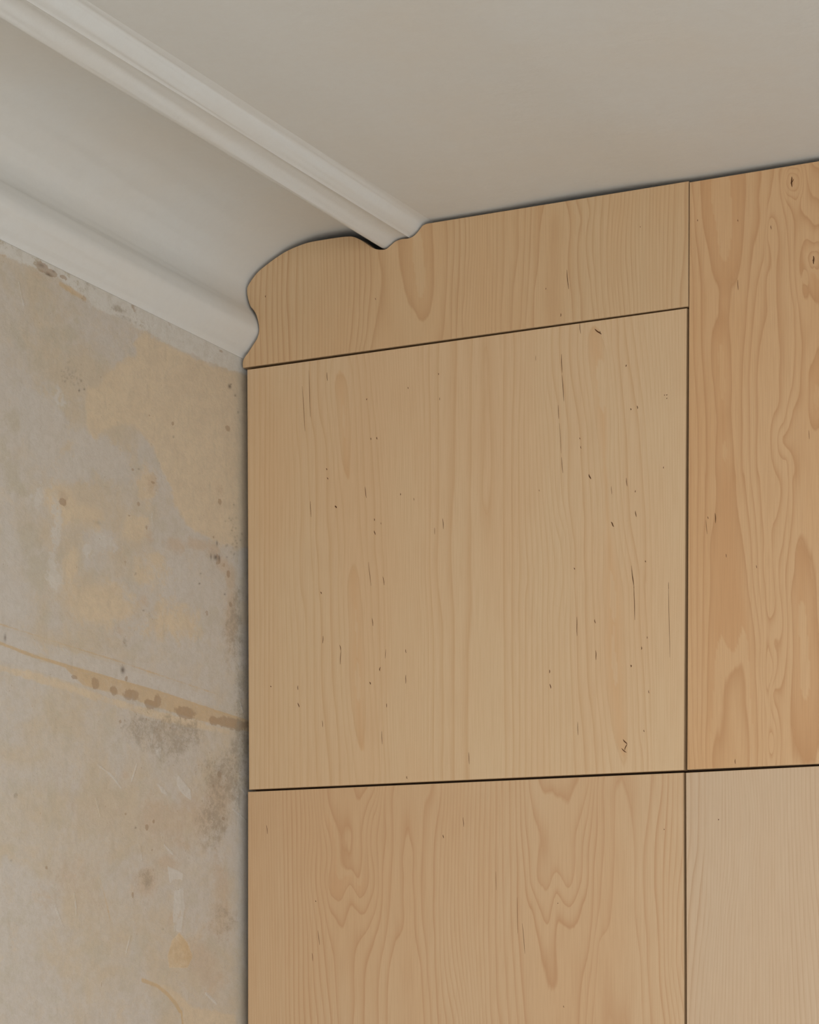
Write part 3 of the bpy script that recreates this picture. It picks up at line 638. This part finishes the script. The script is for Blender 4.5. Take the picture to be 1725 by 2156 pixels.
S_UL += [(ZC, *q) for q in [(793, 140, 801, 225, .5), (908, 188, 957, 231, 1.2), (955, 229, 944, 203, .6), (656, 380, 660, 520, .6), (660, 540, 675, 735, .7), (630, 765, 636, 870, .5), (640, 900, 655, 1130, .4), (655, 1160, 667, 1280, .5), (864, 1288, 877, 1326, 1.2), (1031, 1650, 1053, 1684, 1.2), (795, 1010, 797, 1025, .7), (800, 1075, 804, 1095, .6),
  (1144, 460, 1146, 474, 1.0), (1180, 790, 1182, 803, 1.0), (1230, 770, 1232, 795, .8), (1146, 1315, 1153, 1380, .6), (1214, 1410, 1216, 1425, .8), (1216, 1565, 1221, 1612, .8), (1428, 1230, 1429, 1245, .7), (1291, 1940, 1293, 1955, .8), (752, 1995, 757, 2010, .8), (1185, 1980, 1205, 2150, .6), (1466, 2105, 1468, 2156, .4), (487, 1405, 488, 1418, .5),
  (1433, 688, 1438, 692, .9), (1450, 686, 1455, 692, 1.1), (1452, 710, 1455, 718, .9), (460, 390, 461, 430, .3), (1034, 1380, 1036, 1440, .4)]]
S_UL += [(ZD, *q) for q in [(1240, 0, 1256, 130, .6), (1256, 130, 1265, 395, .7), (1530, 100, 1540, 690, .5), (805, 370, 808, 520, .6), (945, 390, 953, 422, .7), (955, 635, 958, 710, .7), (1231, 750, 1237, 767, 1.2), (1318, 605, 1316, 630, .8), (1362, 525, 1360, 543, .6), (590, 788, 592, 815, .8), (595, 900, 600, 937, .9), (1372, 950, 1376, 975, .6), (1335, 1262, 1338, 1280, .7),
  (813, 1200, 816, 1305, .5), (1172, 1338, 1202, 1376, 1.1), (1202, 1374, 1182, 1425, .9), (1158, 1410, 1197, 1442, .9)]]
S_UR = [(ZH, 405, 815, 407, 885, .6), (ZH, 632, 440, 634, 468, .6), (ZH, 405, 398, 406, 414, .6), (ZH, 128, 398, 129, 412, .6), (ZH, 774, 105, 779, 175, 1.3), (ZH, 768, 150, 778, 140, .6), (ZH, 790, 120, 777, 145, .6), (ZH, 924, 650, 929, 705, 1.3), (ZH, 918, 682, 928, 674, .6), (ZH, 893, 1850, 898, 1910, .4),
        (ZI, 257, 270, 261, 342, .8), (ZI, 205, 295, 206, 312, .6), (ZI, 191, 320, 200, 420, .4), (ZI, 398, 2015, 400, 2050, .6), (ZI, 333, 560, 338, 585, .5), (ZI, 550, 640, 551, 662, .5)]
S_LR = [(ZG, 321, 484, 326, 491, 1.1)]
S_LL = [(ZE, 429, 762, 434, 769, .9), (ZE, 445, 950, 455, 1040, .5), (ZE, 1229, 350, 1231, 372, .8), (ZE, 1355, 240, 1358, 300, .5), (ZE, 124, 290, 128, 345, .6), (ZE, 408, 1090, 413, 1140, .5), (ZF, 334, 1085, 340, 1370, .4), (ZF, 376, 1290, 396, 1530, .5), (ZF, 1494, 545, 1496, 552, 1.0), (ZF, 167, 880, 169, 1030, .3), (ZF, 655, 1128, 658, 1136, .8), (ZF, 700, 1940, 704, 1955, .6)]
S_FL = [(Z2, 738, 650, 750, 790, .7), (Z2, 696, 965, 693, 990, .7), (Z2, 585, 780, 586, 792, .6), (Z1, 972, 530, 975, 545, .6), (Z1, 140, 510, 141, 525, .8), (Z2, 1272, 334, 1273, 340, .8)]

def clampz(zs_, lo): return np.maximum(zs_, lo)

def panel(name, outline, data, streaks, mat, parent, thick=0.019, dx=0.003, dz=0.006, zclamp=None, lo_res_below=None, y=0.0, label=None):
    """a veneered board: front face triangulated finely, small eased edge, ply sides"""
    out = [np.array(p, float) for p in outline]          # (x, z), counter-clockwise seen from the room
    n = len(out)
    area2 = sum(out[i][0] * out[(i + 1) % n][1] - out[(i + 1) % n][0] * out[i][1] for i in range(n))
    if area2 < 0: out = out[::-1]
    ins = []
    for i in range(n):
        a, b, c = out[i - 1], out[i], out[(i + 1) % n]
        t1 = (b - a) / (np.linalg.norm(b - a) + 1e-12); t2 = (c - b) / (np.linalg.norm(c - b) + 1e-12)
        nn = np.array([-(t1[1] + t2[1]), t1[0] + t2[0]]); L = np.linalg.norm(nn)
        nn = nn / L if L > 1e-6 else np.array([-t1[1], t1[0]])
        k = max(0.5, np.dot(nn, np.array([-t1[1], t1[0]])))
        ins.append(b + nn * 0.0007 / k)
    A = np.array(ins)
    x0, x1, z0, z1 = A[:, 0].min(), A[:, 0].max(), A[:, 1].min(), A[:, 1].max()
    zs_ = np.arange(z1, max(z0, lo_res_below or z0), -dz)
    if lo_res_below: zs_ = np.concatenate([zs_, np.arange(zs_[-1] - 0.06, z0, -0.12)])
    gx, gz = np.meshgrid(np.arange(x0 + dx / 2, x1, dx), zs_)
    gx = gx.ravel(); gz = gz.ravel()
    inside = np.zeros(len(gx), bool); dm = np.full(len(gx), 1e9)
    for i in range(n):
        (ax, az), (bx, bz) = A[i], A[(i + 1) % n]
        inside ^= ((az > gz) != (bz > gz)) & (gx < (bx - ax) * (gz - az) / (bz - az + 1e-15) + ax)
        t = np.clip(((gx - ax) * (bx - ax) + (gz - az) * (bz - az)) / ((bx - ax) ** 2 + (bz - az) ** 2 + 1e-15), 0, 1)
        dm = np.minimum(dm, np.hypot(gx - ax - t * (bx - ax), gz - az - t * (bz - az)))
    keep = inside & (dm > 0.0012)
    # edge samples so the ring field is well sampled on the border too
    bpts = []
    for i in range(n):
        a, b = A[i], A[(i + 1) % n]; L = np.linalg.norm(b - a)
        m = max(1, int(L / 0.004)) if (lo_res_below is None or max(a[1], b[1]) > lo_res_below) else 1
        for k in range(m): bpts.append(a + (b - a) * k / m)
    nb = len(bpts)
    vin = [Vector(p) for p in bpts] + [Vector((x, z)) for x, z in zip(gx[keep], gz[keep])]
    vo, _, fo, ov, _, _ = delaunay_2d_cdt(vin, [(i, (i + 1) % nb) for i in range(nb)], [], 1, 1e-6)
    P = np.array([(p[0], p[1]) for p in vo])
    Q = P.copy()
    if zclamp is not None: Q[:, 1] = clampz(Q[:, 1], zclamp)
    f = tps(data, Q)
    e = 0.0015
    g = np.hypot((tps(data, Q + [e, 0]) - f), (tps(data, Q + [0, e]) - f)) / (e * 1000)   # rings per mm
    amp = np.clip(0.115 / (g + 0.04), 0.26, 1.0)
    tint = np.clip((np.abs(f - np.round(f / 10) * 10 - 0.3) < 0.30) * 1.0, 0, 1) * np.clip(1 - g / 0.08, 0, 1) * 0.75
    V = [(p[0], y, p[1]) for p in P]
    F = [tuple(q) for q in fo]
    mi = [0] * len(F)
    # orientation: the front must face -y
    def nrm(q):
        a, b, c = (np.array(V[k]) for k in q[:3]); return np.cross(b - a, c - a)[1]
    F = [q if nrm(q) < 0 else q[::-1] for q in F]
    rings, strength, tn = f.tolist(), amp.tolist(), tint.tolist()
    def addv(p, like=None):
        V.append(p)
        rings.append(0.5); strength.append(0.0); tn.append(0.0); return len(V) - 1
    # eased edge + sides + back
    base_b = [None] * n
    fr = [addv((p[0], y, p[1])) for p in ins]
    ed = [addv((p[0], y + 0.0007, p[1])) for p in out]
    bk = [addv((p[0], y + thick, p[1])) for p in out]
    for i in range(n):
        j = (i + 1) % n
        F.append((fr[i], ed[i], ed[j], fr[j])); mi.append(1)
        F.append((ed[i], bk[i], bk[j], ed[j])); mi.append(1)
    F.append(tuple(bk)[::-1]); mi.append(1)
    # flecks: hair-thin slivers lying in the surface
    for zf, ax, ay, bx, by, hw in streaks:
        a = np.array(front(*zf(ax, ay))); b = np.array(front(*zf(bx, by)))
        d = b - a; L = np.linalg.norm(d); d = d / L; nn = np.array([-d[1], d[0]]); wv = hw * (0.00095 if L < 0.04 else 0.00080)
        seg = 5
        ups, dns = [], []
        for k in range(seg + 1):
            t = k / seg; ww = wv * (math.sin(math.pi * (0.08 + 0.84 * t)) ** 0.7)
            c = a + d * L * t + nn * math.sin(t * 5 + ax) * wv * 0.5
            ups.append(addv((c[0] + nn[0] * ww, y - 0.00006, c[1] + nn[1] * ww))); dns.append(addv((c[0] - nn[0] * ww, y - 0.00006, c[1] - nn[1] * ww)))
        for k in range(seg):
            q = (dns[k], dns[k + 1], ups[k + 1], ups[k])
            F.append(q if nrm(q) < 0 else q[::-1]); mi.append(2)
    o = mesh_obj(name, V, F, [mat, M_EDGE, M_STREAK], parent=parent, midx=mi, attrs={'rings': rings, 'ring_strength': strength, 'tint': tn})
    if label: o['label'] = label
    return o

BASE = (0.640, 0.470, 0.290); WARM = (0.640, 0.435, 0.250); LINE = (0.52, 0.31, 0.155)
M_W_UL = mat_wood('maple_veneer_pale', (0.630, 0.446, 0.262), (0.625, 0.418, 0.236), (0.53, 0.315, 0.155), 0.6, 1.7)
M_W_FL = mat_wood('maple_veneer_filler', (0.602, 0.414, 0.232), (0.596, 0.382, 0.200), (0.48, 0.275, 0.128), 0.85, 4.1)
M_W_UR = mat_wood('maple_veneer_orange', (0.612, 0.385, 0.200), (0.596, 0.350, 0.166), (0.48, 0.252, 0.108), 1.0, 7.3)
M_W_LL = mat_wood('maple_veneer_flamed', (0.590, 0.402, 0.232), (0.580, 0.372, 0.202), (0.49, 0.275, 0.135), 0.8, 9.9)
M_W_LR = mat_wood('maple_veneer_straight', (0.575, 0.420, 0.275), (0.570, 0.400, 0.250), (0.47, 0.295, 0.168), 0.75, 12.2)

# ------------------------------------------------------------------ cabinets
def empty(name, loc):
    o = bpy.data.objects.new(name, None); COL.objects.link(o); o.location = loc
    o.empty_display_size = 0.1
    return o

ZFOOT = 0.10
XR2 = front(1446, 1000)[0] + 0.98          # right end of the right-hand pair
x_l = front(521, 1200)[0] + 0.006
x_m = front(1444.5, 1200)[0]
z_m = front(1444, 1624)[1]                 # joint between lower and upper cabinets
z_tl = front(1448, 644)[1] - 0.004
z_tr = front(1452, 383)[1] - 0.03

def cabinet(x0, x1, z0, z1, label, door_fn, feet=False):
    root = empty('cabinet', ((x0 + x1) / 2, 0.26, z0))
    tag(root, label, 'cabinet')
    V, F = [], []
    t = 0.018; yf, yb = 0.021, 0.50
    box_geo(x0, x0 + t, yf, yb, z0, z1, V, F); box_geo(x1 - t, x1, yf, yb, z0, z1, V, F)
    box_geo(x0 + t, x1 - t, yf, yb, z0, z0 + t, V, F); box_geo(x0 + t, x1 - t, yf, yb, z1 - t, z1, V, F)
    box_geo(x0 + t, x1 - t, yb - 0.008, yb, z0 + t, z1 - t, V, F)
    V = [(a - root.location[0], b - root.location[1], c - root.location[2]) for a, b, c in V]
    mesh_obj('body', V, F, [M_CARC], parent=root)
    d = door_fn(root)
    d.location = -root.location
    return root

def pq(*pts): return [front(u, v) for u, v in pts]
def low(u, v, z):   # a point straight below a pixel, on the same edge line, at height z
    return (front(u, v)[0], z)

ul = pq((520.6, 778.4), (1446.4, 648.8), (1440.2, 1621.6), (524.2, 1662.8))
zb = ZFOOT
ll_tl = front(522.1, 1667.2); ll_tr = front(1439.3, 1626.7); lr_tl = front(1444.5, 1626.9)
slope_ll = front(1441.0, 2156)[0] - ll_tr[0]
ll = [ll_tl, ll_tr, front(1441.0, 2156), (front(1441.0, 2156)[0], zb), (ll_tl[0], zb)]
ur_bl = front(1447.2, 1620.9); ur_tl = front(1452.3, 383.6)
ur_tm = front(1725, 339.0)
tr_slope = (ur_tm[1] - ur_tl[1]) / (ur_tm[0] - ur_tl[0])
b_m = front(1725, 1608.3); b_slope = (b_m[1] - ur_bl[1]) / (b_m[0] - ur_bl[0])
ur = [ur_tl, (XR2, ur_tl[1] + tr_slope * (XR2 - ur_tl[0])), (XR2, ur_bl[1] + b_slope * (XR2 - ur_bl[0])), ur_bl]
lm = front(1725, 1613.0); l_slope = (lm[1] - lr_tl[1]) / (lm[0] - lr_tl[0])
lr = [lr_tl, (XR2, lr_tl[1] + l_slope * (XR2 - lr_tl[0])), (XR2, zb), (front(1446.2, 2156)[0], zb), front(1446.2, 2156)]
zvis = front(1000, 2156)[1] - 0.05

cabinet(x_l, x_m - 0.001, z_m + 0.001, z_tl, 'almost square pale maple cabinet door below the scribed panel, flecked with dark mineral streaks',
        lambda r: panel('door', ul, UL, S_UL, M_W_UL, r))
cabinet(x_l, x_m - 0.001, ZFOOT, z_m - 0.001, 'lower maple cabinet beside the bare plaster wall with two W-shaped grain figures',
        lambda r: panel('door', ll, LL, S_LL, M_W_LL, r, zclamp=front(1000, 2150)[1], lo_res_below=zvis))
cabinet(x_m + 0.001, XR2, z_m + 0.001, z_tr, 'tall orange-toned maple cabinet reaching the ceiling, with two knots near its top',
        lambda r: panel('door', ur, UR, S_UR, M_W_UR, r))
cabinet(x_m + 0.001, XR2, ZFOOT, z_m - 0.001, 'lower maple cabinet at bottom right with fine straight grain and a soft sheen',
        lambda r: panel('door', lr, LR, S_LR, M_W_LR, r, zclamp=front(1600, 2150)[1], lo_res_below=zvis))

# plinth the cabinets stand on
V, F = [], []
box_geo(x_l, XR2, 0.05, 0.48, 0.0, ZFOOT, V, F)
tag(mesh_obj('plinth', V, F, [M_CARC]), 'dark recessed plinth on the floor under the lower cabinets', 'plinth')

# scribed panel that follows the old cornice
scribe = [(511.4, 774.5), (511, 763.7), (513.8, 754), (522, 742.6), (532.8, 726), (541.8, 711), (545.4, 696), (544.2, 681), (539.7, 664), (534.3, 653.6), (527.6, 645.5), (523.1, 632.5), (520.4, 619), (520.4, 607),
          (524, 598), (534.3, 582.8), (544.8, 570.7), (561.4, 557), (579.5, 543.6), (600.6, 530), (621.7, 520), (648.8, 510.4), (676, 505.3), (706, 500.5), (727.2, 498), (742.3, 498), (755.9, 503), (769.4, 511), (781.5, 519.5),
          (792, 524.3), (804, 525.5), (813, 524), (822, 517), (832.7, 508), (846.3, 503), (858.4, 502), (869, 498), (878, 490), (885.5, 480.3), (890.6, 474.3), (899, 470.6)]
sc = spline(scribe, 3) + [(1100, 438.0), (1300, 405.7), (1450.2, 381.3), (1449.6, 645.0)]
fp = panel('filler_panel', [front(*p) for p in sc], FL, S_FL, M_W_FL, None)
tag(fp, 'maple panel cut in waves to the cornice, between the ceiling and the square door', 'panel')

# unseen board added at the right end, keeps the cavity above the cabinets dark
V, F = [], []
box_geo(XR2 + 0.002, XR2 + 0.020, 0.0, 0.50, 0.0, 3.0, V, F)
e = mesh_obj('added_end_panel', V, F, [M_EDGE])
tag(e, 'tall maple end panel added out of view to keep light out of the cabinet run', 'panel')
